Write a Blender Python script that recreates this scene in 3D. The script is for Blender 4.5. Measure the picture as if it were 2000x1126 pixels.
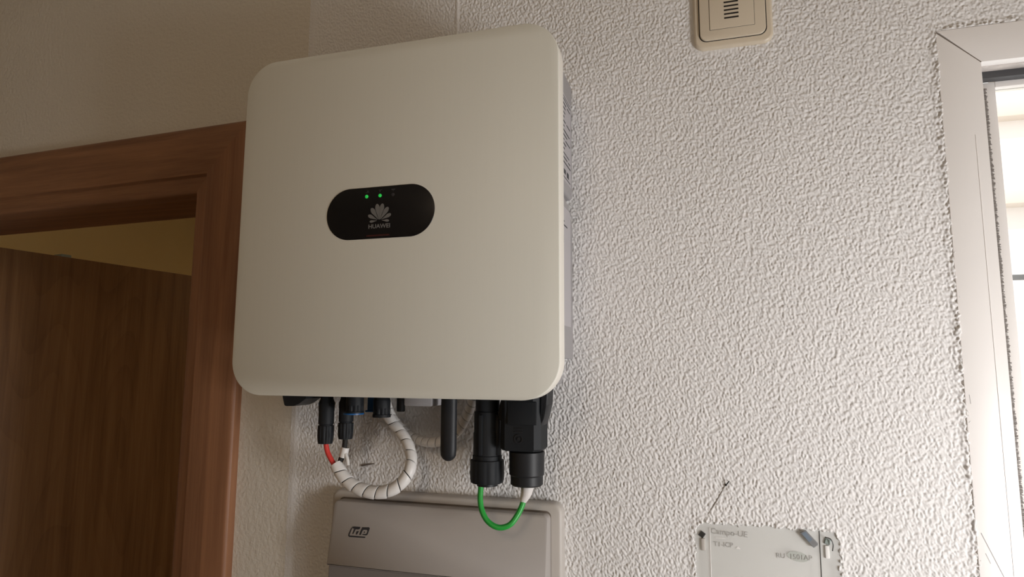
import bpy, bmesh, math, random
import numpy as np
from mathutils import Vector, Matrix
random.seed(4)
for o in list(bpy.data.objects): bpy.data.objects.remove(o)
sc = bpy.context.scene
COL = sc.collection
R = math.radians
# ------------------------------------------------------------------ camera
YAW, PIT, ROL, FPX = -0.29204177, 0.12328912, 0.00474459, 1250.0
D, ZC = 0.715, 1.70                      # wall plane is y=0, camera stands 0.715 m in front of it
fw = Vector((math.sin(YAW)*math.cos(PIT), math.cos(YAW)*math.cos(PIT), math.sin(PIT)))
rt0 = Vector((math.cos(YAW), -math.sin(YAW), 0)); up0 = rt0.cross(fw)
rt = math.cos(ROL)*rt0 + math.sin(ROL)*up0
up = -math.sin(ROL)*rt0 + math.cos(ROL)*up0
CAM = Vector((0, -D, ZC))
cd = bpy.data.cameras.new('camera'); cam = bpy.data.objects.new('camera', cd); COL.objects.link(cam)
cd.sensor_fit = 'HORIZONTAL'; cd.sensor_width = 36; cd.lens = 36*FPX/2000; cd.clip_start = 0.02
m = Matrix((rt, up, -fw)).transposed().to_4x4(); m.translation = CAM
cam.matrix_world = m
sc.camera = cam
def P(u, v, y=0.0):
    """world point at depth plane y that lies on the sight line of photo point (u,v)"""
    r = rt*((u-1000)/FPX) - up*((v-563)/FPX) + fw
    return CAM + r*((y+D)/r.y)
# ------------------------------------------------------------------ world, lights, exposure
vs = sc.view_settings
vs.view_transform = 'Standard'; vs.look = 'None'; vs.exposure = 0.1; vs.gamma = 1.0; vs.use_curve_mapping = False
w = bpy.data.worlds.new('sky'); sc.world = w; w.use_nodes = True
bg = w.node_tree.nodes['Background']; bg.inputs[0].default_value = (1.0, 0.985, 0.97, 1); bg.inputs[1].default_value = 1.5
def area(name, loc, aim, sx, sy, watt, col):
    l = bpy.data.lights.new(name, 'AREA'); l.shape = 'RECTANGLE'; l.size = sx; l.size_y = sy; l.energy = watt; l.color = col
    o = bpy.data.objects.new(name, l); COL.objects.link(o); o.location = loc
    o.rotation_euler = (Vector(aim)-Vector(loc)).to_track_quat('-Z', 'Y').to_euler()
    return o
RX = 0.62                                # right wall of the narrow utility room
area('side_window_sky', (RX+.03, -.50, 1.45), (-.05, 0, 1.65), .14, .28, 4.7, (1, .985, .98))
area('warm_room_fill', (-.2, -1.9, 2.42), (-.6, -.6, 1.2), .4, .4, 3.9, (1, .77, .54))  # added warm fill for the dim left side, not a real fitting
area('next_room_fill', (-.95, 1.9, 2.4), (-.95, 1.6, 0), .3, .3, 2.2, (1, .72, .42))  # unseen fill added to light the room behind the door
sl = bpy.data.lights.new('sun', 'SUN'); sl.energy = 3.0; sl.angle = .01; sl.color = (1, .95, .9)
so_ = bpy.data.objects.new('sun', sl); COL.objects.link(so_); so_.rotation_euler = Vector((.3, .6, -.75)).to_track_quat('-Z', 'Y').to_euler()

# ------------------------------------------------------------------ materials
def lin(c):
    return tuple(((x/255)/12.92 if x/255 <= .04045 else (((x/255)+.055)/1.055)**2.4) for x in c)
def mat(name, rgb, rough=.5, metal=0, spec=.5, bump=None, var=0, coat=0, emit=None, scale=(1, 1, 1), var_scale=40):
    m = bpy.data.materials.new(name); m.use_nodes = True
    nt = m.node_tree; b = nt.nodes['Principled BSDF']; L = nt.links
    c = (*rgb, 1)
    b.inputs['Base Color'].default_value = c
    b.inputs['Roughness'].default_value = rough; b.inputs['Metallic'].default_value = metal
    b.inputs['Specular IOR Level'].default_value = spec; b.inputs['Coat Weight'].default_value = coat
    tc = nt.nodes.new('ShaderNodeTexCoord'); mp = nt.nodes.new('ShaderNodeMapping'); mp.inputs['Scale'].default_value = scale
    L.new(tc.outputs['Object'], mp.inputs['Vector'])
    n = nt.nodes.new('ShaderNodeTexNoise'); n.inputs['Scale'].default_value = var_scale; n.inputs['Detail'].default_value = 4
    L.new(mp.outputs[0], n.inputs['Vector'])
    mx = nt.nodes.new('ShaderNodeMix'); mx.data_type = 'RGBA'
    mx.inputs[6].default_value = (*[x*(1-var) for x in rgb], 1); mx.inputs[7].default_value = (*[min(1, x*(1+var)) for x in rgb], 1)
    L.new(n.outputs['Fac'], mx.inputs[0]); L.new(mx.outputs[2], b.inputs['Base Color'])
    if bump:
        st, s, dist = bump
        n2 = nt.nodes.new('ShaderNodeTexNoise'); n2.inputs['Scale'].default_value = s; n2.inputs['Detail'].default_value = 3
        L.new(mp.outputs[0], n2.inputs['Vector'])
        bp = nt.nodes.new('ShaderNodeBump'); bp.inputs['Strength'].default_value = st; bp.inputs['Distance'].default_value = dist
        L.new(n2.outputs['Fac'], bp.inputs['Height']); L.new(bp.outputs[0], b.inputs['Normal'])
    if emit:
        b.inputs['Emission Color'].default_value = (*emit[0], 1); b.inputs['Emission Strength'].default_value = emit[1]
    return m
def wood(name, dark, light, along, scale=1.0, rough=.45, cath=0.0):
    m = bpy.data.materials.new(name); m.use_nodes = True
    nt = m.node_tree; b = nt.nodes['Principled BSDF']; L = nt.links
    tc = nt.nodes.new('ShaderNodeTexCoord'); mp = nt.nodes.new('ShaderNodeMapping')
    s = [60*scale]*3; s['xyz'.index(along)] = 3.0*scale
    mp.inputs['Scale'].default_value = s
    L.new(tc.outputs['Object'], mp.inputs['Vector'])
    n = nt.nodes.new('ShaderNodeTexNoise'); n.inputs['Scale'].default_value = 1.0; n.inputs['Detail'].default_value = 6; n.inputs['Distortion'].default_value = .6
    L.new(mp.outputs[0], n.inputs['Vector'])
    mp2 = nt.nodes.new('ShaderNodeMapping'); s2 = [x*6 for x in s]; s2['xyz'.index(along)] = 8*scale; mp2.inputs['Scale'].default_value = s2
    L.new(tc.outputs['Object'], mp2.inputs['Vector'])
    n3 = nt.nodes.new('ShaderNodeTexNoise'); n3.inputs['Scale'].default_value = 1.0; n3.inputs['Detail'].default_value = 3
    L.new(mp2.outputs[0], n3.inputs['Vector'])
    add = nt.nodes.new('ShaderNodeMath'); add.operation = 'MULTIPLY_ADD'; add.inputs[1].default_value = .35
    L.new(n3.outputs['Fac'], add.inputs[0]); L.new(n.outputs['Fac'], add.inputs[2])
    src = add.outputs[0]
    if cath:
        mp3 = nt.nodes.new('ShaderNodeMapping'); s3 = [4.5]*3; s3['xyz'.index(along)] = .8; mp3.inputs['Scale'].default_value = s3
        L.new(tc.outputs['Object'], mp3.inputs['Vector'])
        wv = nt.nodes.new('ShaderNodeTexNoise'); wv.inputs['Scale'].default_value = 1.0; wv.inputs['Detail'].default_value = 1
        L.new(mp3.outputs[0], wv.inputs['Vector'])
        mm = nt.nodes.new('ShaderNodeMath'); mm.operation = 'MULTIPLY'; mm.inputs[1].default_value = 22
        L.new(wv.outputs['Fac'], mm.inputs[0])
        fr = nt.nodes.new('ShaderNodeMath'); fr.operation = 'FRACT'; L.new(mm.outputs[0], fr.inputs[0])
        pw = nt.nodes.new('ShaderNodeMath'); pw.operation = 'POWER'; pw.inputs[1].default_value = 3.0; L.new(fr.outputs[0], pw.inputs[0])
        m2 = nt.nodes.new('ShaderNodeMath'); m2.operation = 'MULTIPLY_ADD'; m2.inputs[1].default_value = -cath
        L.new(pw.outputs[0], m2.inputs[0]); L.new(src, m2.inputs[2]); src = m2.outputs[0]
    cr = nt.nodes.new('ShaderNodeValToRGB'); cr.color_ramp.elements[0].position = .38; cr.color_ramp.elements[1].position = .95
    cr.color_ramp.elements[0].color = (*dark, 1); cr.color_ramp.elements[1].color = (*light, 1)
    L.new(src, cr.inputs[0]); L.new(cr.outputs[0], b.inputs['Base Color'])
    b.inputs['Roughness'].default_value = rough
    bp = nt.nodes.new('ShaderNodeBump'); bp.inputs['Strength'].default_value = .25; bp.inputs['Distance'].default_value = .0006
    L.new(n3.outputs['Fac'], bp.inputs['Height']); L.new(bp.outputs[0], b.inputs['Normal'])
    return m
WALLC = (.775, .76, .748)
M = {}
M['plaster'] = mat('textured_plaster', WALLC, .75, var=.035, var_scale=9, spec=.25, bump=(.45, 480, .0010))
M['plaster_bump'] = mat('textured_plaster_fine', WALLC, .75, var=.03, var_scale=9, spec=.25, bump=(.75, 210, .0022))
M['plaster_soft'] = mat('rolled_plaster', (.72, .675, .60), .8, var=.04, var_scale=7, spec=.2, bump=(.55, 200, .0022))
M['paint'] = mat('warm_wall_paint', (.62, .52, .38), .85, var=.04, var_scale=5)
M['yellow_paint'] = mat('yellow_wall_paint', (.62, .48, .24), .85, var=.04, var_scale=4)
M['floor'] = mat('beige_floor_tile', (.36, .29, .21), .5, var=.1, var_scale=8)
M['ceil'] = mat('ceiling_paint', (.7, .64, .54), .9, var=.02)
M['oak_v'] = wood('oak_upright', (.175, .076, .038), (.37, .175, .088), 'z')
M['oak_h'] = wood('oak_crosswise', (.175, .078, .038), (.37, .18, .088), 'x')
M['leaf'] = wood('door_veneer', (.165, .080, .034), (.30, .160, .070), 'z', scale=.7, cath=.10)
M['cover'] = mat('satin_white_metal', (.745, .735, .665), .45, var=.015, var_scale=300, scale=(1, 1, .02), spec=.35, bump=(.10, 1500, .0003))
M['cover_edge'] = mat('sidelit_cover_edge', (.86, .82, .74), .4, var=.01)  # cover white made lighter, raking side light painted into the rim
M['body'] = mat('grey_die_cast', (.36, .345, .35), .6, metal=0, spec=.2, var=.03, bump=(.1, 800, .0003))
M['label'] = mat('grey_label_film', (.46, .44, .46), .4, var=.02)
M['ink'] = mat('black_ink', (.03, .03, .035), .5)
M['gloss'] = mat('black_gloss_panel', (.006, .006, .007), .22, spec=.4)
M['logo'] = mat('grey_print', (.16, .155, .15), .5)
M['faint'] = mat('faint_print', (.028, .028, .032), .5)
M['dkred'] = mat('dark_red', (.05, .008, .007), .4)
M['led'] = mat('green_led', (.02, .5, .08), .3, emit=((.03, .75, .10), .32))
M['ledoff'] = mat('unlit_led', (.03, .03, .034), .3)
M['blk'] = mat('black_plastic', (.012, .014, .017), .6, var=.1, spec=.3, bump=(.15, 1400, .0002))
M['blk2'] = mat('black_satin_plastic', (.016, .017, .020), .48, var=.1, spec=.35)
M['dark'] = mat('dark_core', (.012, .011, .010), .7)
M['red'] = mat('red_cable_jacket', (.72, .055, .045), .45, var=.05)
M['green'] = mat('green_cable_jacket', (.022, .36, .052), .38, var=.08, var_scale=200)
M['blue'] = mat('blue_seal', (.008, .10, .30), .4)
M['white'] = mat('white_wrap_plastic', (.82, .80, .78), .38, var=.03, var_scale=80)
M['sheath'] = mat('white_sheath', (.74, .71, .69), .45, var=.03)
M['box'] = mat('grey_white_box_plastic', (.385, .355, .335), .42, var=.02, bump=(.12, 1200, .0002))
M['boxrim'] = mat('ivory_box_rim', (.52, .485, .45), .45, var=.03)
M['dirt'] = mat('dark_joint', (.16, .13, .105), .9)
M['ivory'] = mat('ivory_plastic', (.66, .575, .455), .36, var=.015)
M['slot'] = mat('dark_slot', (.010, .007, .005), .8)
M['alu'] = mat('white_lacquered_metal', (.84, .81, .79), .35, var=.03, var_scale=12, bump=(.08, 60, .001))
M['seal'] = mat('brush_seal', (.20, .18, .165), .9, var=.5, var_scale=600)
M['grime'] = mat('grimy_track', (.62, .57, .54), .6, var=.5, var_scale=60)
M['fac'] = mat('facade_render', (.85, .80, .78), .8, var=.02)
M['ledge'] = mat('beige_ledge', (.66, .58, .51), .8)
M['rail'] = mat('dark_rail', (.06, .06, .065), .6)
M['plate_back'] = mat('grey_recess_paint', (.82, .81, .79), .6, var=.02)
M['ovalmark'] = mat('greenish_oval', (.47, .49, .455), .5)  # greenish tone of the oval mark on the clear plate
M['tag'] = mat('blue_grey_metal', (.27, .275, .285), .35, metal=.3, var=.15, var_scale=300)
M['tagblue'] = mat('dull_blue_film', (.17, .21, .26), .4)
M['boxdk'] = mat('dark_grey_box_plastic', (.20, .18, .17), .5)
M['scr'] = mat('grey_scratch', (.42, .40, .38), .8)
M['embl'] = mat('embossed_shadow', (.38, .37, .355), .5)
M['screw'] = mat('dark_screw', (.06, .058, .055), .4, metal=.5)
M['greenpost'] = mat('green_grey_plastic', (.28, .33, .31), .4)
def glassmat(name, tint, tr=.9, rough=.02):
    m = bpy.data.materials.new(name); m.use_nodes = True; nt = m.node_tree; nt.nodes.clear(); L = nt.links
    o = nt.nodes.new('ShaderNodeOutputMaterial'); t = nt.nodes.new('ShaderNodeBsdfTransparent'); t.inputs[0].default_value = (*tint, 1)
    g = nt.nodes.new('ShaderNodeBsdfPrincipled'); g.inputs['Base Color'].default_value = (*tint, 1); g.inputs['Roughness'].default_value = rough
    x = nt.nodes.new('ShaderNodeMixShader'); x.inputs[0].default_value = 1-tr
    L.new(t.outputs[0], x.inputs[1]); L.new(g.outputs[0], x.inputs[2]); L.new(x.outputs[0], o.inputs[0]); return m
M['glass'] = glassmat('window_glass', (.97, .98, .97), .93)
M['clear'] = glassmat('clear_plastic', (.95, .95, .94), .6, .15)

# ------------------------------------------------------------------ helpers
def empty(name, loc, label=None, cat=None, group=None, kind=None, rz=0):
    o = bpy.data.objects.new(name, None); COL.objects.link(o); o.location = loc; o.rotation_euler = (0, 0, rz)
    o.empty_display_size = .02
    tag(o, label, cat, group, kind); return o
def tag(o, label=None, cat=None, group=None, kind=None):
    if label: o['label'] = label
    if cat: o['category'] = cat
    if group: o['group'] = group
    if kind: o['kind'] = kind
    return o
def origin(o):
    p = Vector((0, 0, 0))
    while o: p += Vector(o.location); o = o.parent
    return p
def obj(name, bm, material, parent=None, label=None, smooth=True, loc=None, auto=35, local=False):
    """bm is in world coordinates (or, local=True, in its parent's) ; origin is put on loc or parent's origin"""
    me = bpy.data.meshes.new(name)
    base = Vector(loc) if loc is not None else (origin(parent) if parent else Vector((0, 0, 0)))
    if not local: bmesh.ops.translate(bm, verts=bm.verts, vec=-base)
    bmesh.ops.recalc_face_normals(bm, faces=bm.faces)
    if smooth:
        ang = R(auto)
        for f in bm.faces: f.smooth = True
        for e in bm.edges:
            if len(e.link_faces) == 2:
                if e.calc_face_angle(0) > ang: e.smooth = False
    bm.to_mesh(me); bm.free()
    o = bpy.data.objects.new(name, me); COL.objects.link(o); me.materials.append(material)
    if parent:
        o.parent = parent
        if loc is not None and not local: o.location = base - origin(parent)
    elif not local: o.location = base
    if label: o['label'] = label
    return o
def nb(): return bmesh.new()
def box(bm, x0, x1, y0, y1, z0, z1, bev=0):
    r = bmesh.ops.create_cube(bm, size=1)
    vs_ = r['verts']
    for v in vs_:
        v.co = Vector(((x0+x1)/2+v.co.x*(x1-x0), (y0+y1)/2+v.co.y*(y1-y0), (z0+z1)/2+v.co.z*(z1-z0)))
    if bev:
        es = list({e for v in vs_ for e in v.link_edges})
        bmesh.ops.bevel(bm, geom=es, offset=bev, segments=2, affect='EDGES', profile=.5)
    return bm
def rrect(x0, x1, z0, z1, r, n=10):
    if not hasattr(r, '__len__'): r = [r]*4   # TR TL BL BR
    pts = []
    for (cx, cz, a, rr) in ((x1-r[0], z1-r[0], 0, r[0]), (x0+r[1], z1-r[1], 90, r[1]), (x0+r[2], z0+r[2], 180, r[2]), (x1-r[3], z0+r[3], 270, r[3])):
        if rr <= 1e-6: pts.append((cx, cz)); continue
        for i in range(n+1):
            t = R(a+90*i/n); pts.append((cx+rr*math.cos(t), cz+rr*math.sin(t)))
    return pts
def loft(bm, rings, cap0=True, cap1=True, closed=True):
    """rings: lists of equal length of 3D points"""
    V = [[bm.verts.new(p) for p in r] for r in rings]
    n = len(V[0])
    for a, b in zip(V[:-1], V[1:]):
        for i in range(n if closed else n-1):
            j = (i+1) % n
            bm.faces.new((a[i], a[j], b[j], b[i]))
    if cap0: bm.faces.new(V[0][::-1])
    if cap1: bm.faces.new(V[-1])
    return bm
def inset_pts(pts, d):
    n = len(pts); out = []
    for i in range(n):
        p0, p1, p2 = Vector(pts[i-1]), Vector(pts[i]), Vector(pts[(i+1) % n])
        e = (p2-p0)
        if e.length < 1e-9: out.append(tuple(p1)); continue
        a = (p1-p0); b = (p2-p1)
        na = Vector((-a.y, a.x)).normalized() if a.length > 1e-9 else Vector((-b.y, b.x)).normalized()
        nbv = Vector((-b.y, b.x)).normalized() if b.length > 1e-9 else na
        k = na+nbv; den = 1+na.dot(nbv)
        out.append(tuple(p1+k/den*d))
    return out
def slab(bm, pts, y_back, y_front, bev=0, bsteps=3):
    """outline pts (x,z) CCW, front towards -y, rounded front edge of size bev"""
    rings = [[(x, y_back, z) for x, z in pts]]
    if bev:
        rings.append([(x, y_front+bev, z) for x, z in pts])
        for i in range(1, bsteps+1):
            t = math.pi/2*i/bsteps
            q = inset_pts(pts, bev*(1-math.cos(t)))
            rings.append([(x, y_front+bev*(1-math.sin(t)), z) for x, z in q])
    else: rings.append([(x, y_front, z) for x, z in pts])
    return loft(bm, rings)
def lathe(bm, c, prof, n=32, axis='z', grip=0, gn=12, flat=0, rot=0):
    """prof: (radius, position along axis). grip: depth of ribbing; flat: n-sided facets"""
    rings = []
    for pr in prof:
        r, h = pr[0], pr[1]; g = grip if len(pr) > 2 and pr[2] else 0
        ring = []
        for i in range(n):
            t = 2*math.pi*i/n+rot
            rr = r
            if g: rr = r-g*(0.5+0.5*math.cos(gn*t))**3
            if flat:
                s = 2*math.pi/flat; tt = (t % s)-s/2; k = r*math.cos(s/2)/math.cos(tt)*1.0; rr = min(rr, k*1.06)
            a, b = rr*math.cos(t), rr*math.sin(t)
            ring.append({'z': (c[0]+a, c[1]+b, c[2]+h), 'y': (c[0]+a, c[1]+h, c[2]+b)}[axis])
        rings.append(ring)
    return loft(bm, rings)
def spline(pts, per=10):
    pts = [Vector(p) for p in pts]; out = []
    q = [pts[0]*2-pts[1]]+pts+[pts[-1]*2-pts[-2]]
    for i in range(1, len(q)-2):
        for k in range(per):
            t = k/per; a, b, c, d = q[i-1], q[i], q[i+1], q[i+2]
            out.append(.5*((2*b)+(-a+c)*t+(2*a-5*b+4*c-d)*t*t+(-a+3*b-3*c+d)*t**3))
    out.append(pts[-1]); return out
def frames(path):
    T = [(path[min(i+1, len(path)-1)]-path[max(i-1, 0)]).normalized() for i in range(len(path))]
    n = T[0].cross(Vector((0, 1, 0)));
    if n.length < .1: n = T[0].cross(Vector((1, 0, 0)))
    n.normalize(); out = []
    for t in T:
        n = (n-t*n.dot(t)).normalized(); out.append((t, n, t.cross(n)))
    return out
def tube(bm, pts, r, n=16, per=10, dome=False):
    path = spline(pts, per); fr = frames(path); N = len(path)
    rings = []
    for i, (p, (t, a, b)) in enumerate(zip(path, fr)):
        rr = r(i/(N-1)) if callable(r) else r
        rings.append([p+(a*math.cos(2*math.pi*k/n)+b*math.sin(2*math.pi*k/n))*rr for k in range(n)])
    return loft(bm, rings)
def spiral(bm, pts, r, pitch, gap, thick=.0011, per=24, phase=0.0, slant=.0005, s_end=None):
    """a strip wound around a path: flat plastic spiral wrap with open joints"""
    path = spline(pts, per); fr = frames(path)
    cum = [0]
    for a, b in zip(path[:-1], path[1:]): cum.append(cum[-1]+(b-a).length)
    L = cum[-1]
    def at(s, th, rad):
        s = max(0, min(L-1e-6, s)); i = int(np.searchsorted(cum, s, side='right'))-1; i = min(i, len(path)-2)
        f = (s-cum[i])/(cum[i+1]-cum[i]); p = path[i].lerp(path[i+1], f)
        a = fr[i][1].lerp(fr[i+1][1], f).normalized(); b = fr[i][2].lerp(fr[i+1][2], f).normalized()
        return p+(a*math.cos(th)+b*math.sin(th))*rad
    turns = L/pitch; K = int(turns*28); wdt = pitch*(1-gap)
    rings = []
    for k in range(K+1):
        ph = 2*math.pi*turns*k/K; s0 = pitch*(ph/(2*math.pi))
        rad = r(s0/L) if callable(r) else r
        us = (0, .06, .35, .65, .94, 1)
        outer = [at(s0+wdt*(u-.5), -ph+phase, rad+slant*(u-.5)+(-.0003 if u in (0, 1) else 0)) for u in us]
        inner = [at(s0+wdt*(u-.5), -ph+phase, rad-thick+slant*(u-.5)) for u in (1, 0)]
        rings.append(outer+inner)
    return loft(bm, rings)
def text(name, s, size, loc, material, parent, rx=90, ry=0, rz=0, depth=.0003, shear=0, sx=1, label=None, bold=0):
    cu = bpy.data.curves.new(name, 'FONT'); cu.body = s; cu.size = size; cu.extrude = depth; cu.align_x = 'CENTER'; cu.align_y = 'CENTER'; cu.shear = shear; cu.offset = bold
    cu.resolution_u = 3
    t = bpy.data.objects.new(name+'_tmp', cu); COL.objects.link(t)
    dg = bpy.context.evaluated_depsgraph_get(); dg.update()
    me = bpy.data.meshes.new_from_object(t.evaluated_get(dg)); bpy.data.objects.remove(t)
    me.transform(Matrix.Diagonal((sx, 1, 1, 1)))
    me.transform(Matrix.Rotation(R(rz), 4, 'Z') @ Matrix.Rotation(R(ry), 4, 'Y') @ Matrix.Rotation(R(rx), 4, 'X'))
    me.materials.clear(); me.materials.append(material)
    o = bpy.data.objects.new(name, me); COL.objects.link(o); o.parent = parent; o.location = Vector(loc)-origin(parent)
    if label: o['label'] = label
    return o

# ------------------------------------------------------------------ big textured plaster wall (real relief)
XC = -0.508                               # where the wall turns 2.5 degrees
WX0, WX1, WZ0, WZ1 = XC, 0.34, 1.36, 2.20
WIN_X, WIN_Z = 0.2353, 2.0426             # outer edge of the window frame
PLX0, PLX1, PLZ0, PLZ1 = -0.0185, 0.1225, 1.30, 1.5455   # clear inspection plate
def perlin(x, y, seed):
    rng = np.random.RandomState(seed); perm = rng.permutation(512).astype(np.int64)
    g = rng.rand(512)*2*np.pi; gx, gy = np.cos(g), np.sin(g)
    xi = np.floor(x).astype(np.int64); yi = np.floor(y).astype(np.int64); xf = x-xi; yf = y-yi
    u = xf**3*(xf*(xf*6-15)+10); v = yf**3*(yf*(yf*6-15)+10)
    def c(ix, iy, dx, dy):
        h = perm[(perm[ix & 511]+iy) & 511]; return gx[h]*dx+gy[h]*dy
    a = c(xi, yi, xf, yf); b = c(xi+1, yi, xf-1, yf); cc = c(xi, yi+1, xf, yf-1); d = c(xi+1, yi+1, xf-1, yf-1)
    return (a+(b-a)*u)+((cc+(d-cc)*u)-(a+(b-a)*u))*v
def sdf_rr(x, z, x0, x1, z0, z1, r):
    qx = np.abs(x-(x0+x1)/2)-((x1-x0)/2-r); qz = np.abs(z-(z0+z1)/2)-((z1-z0)/2-r)
    return np.sqrt(np.maximum(qx, 0)**2+np.maximum(qz, 0)**2)+np.minimum(np.maximum(qx, qz), 0)-r
def build_relief():
    st = .0008
    nx = int(round((WX1-WX0)/st))+1; nz = int(round((WZ1-WZ0)/st))+1
    xs = np.linspace(WX0, WX1, nx); zs = np.linspace(WZ0, WZ1, nz)
    X, Z = np.meshgrid(xs, zs); x = X*1000; z = Z*1000
    wx = x+2.2*perlin(x/9, z/9, 1)+.9*perlin(x/3.5, z/3.5, 2); wz = z+2.2*perlin(x/9+40, z/9, 3)+.9*perlin(x/3.5+9, z/3.5, 4)
    th = np.radians(24); rx = wx*np.cos(th)+wz*np.sin(th); rz = -wx*np.sin(th)+wz*np.cos(th)
    a = perlin(rx/2.2, rz/3.7, 5); b = perlin(rx/1.5+7, rz/2.3, 6); c = perlin(wx/11, wz/14, 7)
    ridge = 1-np.abs(perlin(rx/3.0+3, rz/5.0, 8))*2.6
    h = .46*np.tanh(4.2*a)-.62*np.clip(b*2.8-.30, 0, 1)+.30*np.clip(ridge, 0, 1)**2+.20*c
    amp = np.interp(X, [XC, XC+.03, XC+.20, -.2, .3], [.45, .70, .90, 1.0, 1.0])
    h = h*amp*.00122
    # vertical ridge of filler above the inverter and smooth strip at the wall's turn
    k = np.exp(-((X-(-.2895))/.0022)**2); h = h*(1-.7*k)+.0013*k*(Z > 2.0)
    k = np.clip(1-np.abs(X-(XC+.006))/.007, 0, 1); h = h*(1-.9*k)+.0006*k
    # smooth filler smear left of the door chime and around it
    s = sdf_rr(X, Z, -.001, .083, 2.054, 2.30, .011); k = np.clip(1-s/.008, 0, 1)*(X < .045)*np.clip((Z-2.03)/.02, 0, 1); h = h*(1-.85*k)+.0005*k
    # plaster lip running unevenly over the window frame
    nz1 = perlin(x/7, z/13, 11); nz2 = perlin(x/2.6, z/3.4, 12)
    dfr = np.where(Z < WIN_Z, WIN_X-X, np.maximum(WIN_X-X, Z-WIN_Z))
    lip = np.clip(1-np.abs(dfr-.001)/.006, 0, 1)
    h = h+lip*(.0013+.0022*nz1+.0032*nz2)
    inside = np.clip((-dfr-.0045)/.002, 0, 1); h = h*(1-inside)-.006*inside
    # recess behind the clear plate, with a ragged plaster edge
    s = sdf_rr(X, Z, PLX0, PLX1, PLZ0, PLZ1, .014)+.0022*nz1+.0026*nz2
    lip = np.clip(1-np.abs(s+.001)/.005, 0, 1); h = h+lip*.0010*(.9+nz2*2.2)
    ins = np.clip((-s-.0035)/.0012, 0, 1); h = h*(1-ins)-.011*ins
    # groove scored by the nail near the plate
    p0 = P(1424, 940); p1 = P(1381, 1003)
    dx, dz = p1.x-p0.x, p1.z-p0.z; L2 = dx*dx+dz*dz
    t = np.clip(((X-p0.x)*dx+(Z-p0.z)*dz)/L2, 0, 1); dd = np.hypot(X-p0.x-t*dx, Z-p0.z-t*dz)
    k = np.exp(-(dd/.0006)**2); h = h*(1-k)-.0004*k
    co = np.stack([X, -h, Z], -1).reshape(-1, 3).astype(np.float32)
    idx = np.arange(nx*nz).reshape(nz, nx)
    q = np.stack([idx[:-1, :-1], idx[:-1, 1:], idx[1:, 1:], idx[1:, :-1]], -1).reshape(-1, 4)
    cx = (X[:-1, :-1]+st/2).ravel(); cz = (Z[:-1, :-1]+st/2).ravel()
    keep = ~((cx > WIN_X+.010) & (cz < WIN_Z-.010))
    q = q[keep]
    me = bpy.data.meshes.new('wall_relief')
    me.vertices.add(len(co)); me.vertices.foreach_set('co', co.ravel())
    me.loops.add(q.size); me.loops.foreach_set('vertex_index', q.ravel().astype(np.int32))
    me.polygons.add(len(q)); me.polygons.foreach_set('loop_start', (np.arange(len(q))*4).astype(np.int32))
    me.polygons.foreach_set('loop_total', np.full(len(q), 4, np.int32)); me.polygons.foreach_set('use_smooth', np.ones(len(q), bool))
    me.update(calc_edges=True); me.validate()
    me.materials.append(M['plaster'])
    o = bpy.data.objects.new('wall_back', me); COL.objects.link(o); o['kind'] = 'structure'
    return o
wall = build_relief()
# rest of the same wall, around the relief area (plain quads with fine bump)
bm = nb()
def quadxz(bm, x0, x1, z0, z1, y=0):
    bm.faces.new([bm.verts.new(p) for p in ((x0, y, z0), (x1, y, z0), (x1, y, z1), (x0, y, z1))])
WINR = RX-.04; WINB = .95
quadxz(bm, XC, WX1, WZ1, 2.5); quadxz(bm, WX1, RX, WIN_Z-.004, 2.5); quadxz(bm, XC, WIN_X+.004, 0, WZ0)
quadxz(bm, WIN_X+.004, RX, 0, WINB); quadxz(bm, WINR, RX, WINB, WIN_Z-.004)
o = obj('wall_surround', bm, M['plaster_bump'], wall, smooth=False)
# ---- angled left part of the wall with the door opening: local frame s to the left, n towards the room
LB = R(2.5)
def LW(s, n, z): return Vector((XC-math.cos(LB)*s-math.sin(LB)*n, math.sin(LB)*s-math.cos(LB)*n, z))
def lslab(bm, s0, s1, n0, n1, z0, z1, bev=0):
    c = nb(); box(c, s0, s1, n0, n1, z0, z1, bev)
    mp = {}
    for v in c.verts: mp[v] = bm.verts.new(LW(v.co.x, v.co.y, v.co.z))
    for f in c.faces: bm.faces.new([mp[v] for v in f.verts])
    c.free(); return bm
DS0, DS1, DZ = .1757, .895, 1.9430          # clear opening of the door
WT = .105
bm = nb()
lslab(bm, 0, .12, -WT, 0, 0, 2.5); lslab(bm, .12, 1.6, -WT, 0, 2.0, 2.5); lslab(bm, DS1+.03, 1.6, -WT, 0, 0, 2.0)
tag(obj('wall_left', bm, M['plaster_soft'], smooth=False), kind='structure')
# ---- rest of the utility room
def quad(bm, *p): bm.faces.new([bm.verts.new(Vector(q)) for q in p])
XL = -2.1
WA, WB, WC, WD = -.20, -.90, .70, 1.75      # opening of the glazed side window
bm = nb(); quad(bm, (RX, 0, 0), (RX, WA, 0), (RX, WA, 2.5), (RX, 0, 2.5)); quad(bm, (RX, WB, 0), (RX, -2.4, 0), (RX, -2.4, 2.5), (RX, WB, 2.5))
quad(bm, (RX, WA, 0), (RX, WB, 0), (RX, WB, WC), (RX, WA, WC)); quad(bm, (RX, WA, WD), (RX, WB, WD), (RX, WB, 2.5), (RX, WA, 2.5))
tag(obj('wall_right', bm, M['paint'], smooth=False), kind='structure')
bm = nb()
for a in ((WA, WA-.03), (WB+.03, WB)): box(bm, RX-.01, RX+.04, a[1], a[0], WC, WD)
box(bm, RX-.01, RX+.04, WB+.03, WA-.03, WC, WC+.03); box(bm, RX-.01, RX+.04, WB+.03, WA-.03, WD-.03, WD)
tag(obj('window_2', bm, M['alu'], smooth=False), kind='structure')
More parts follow.
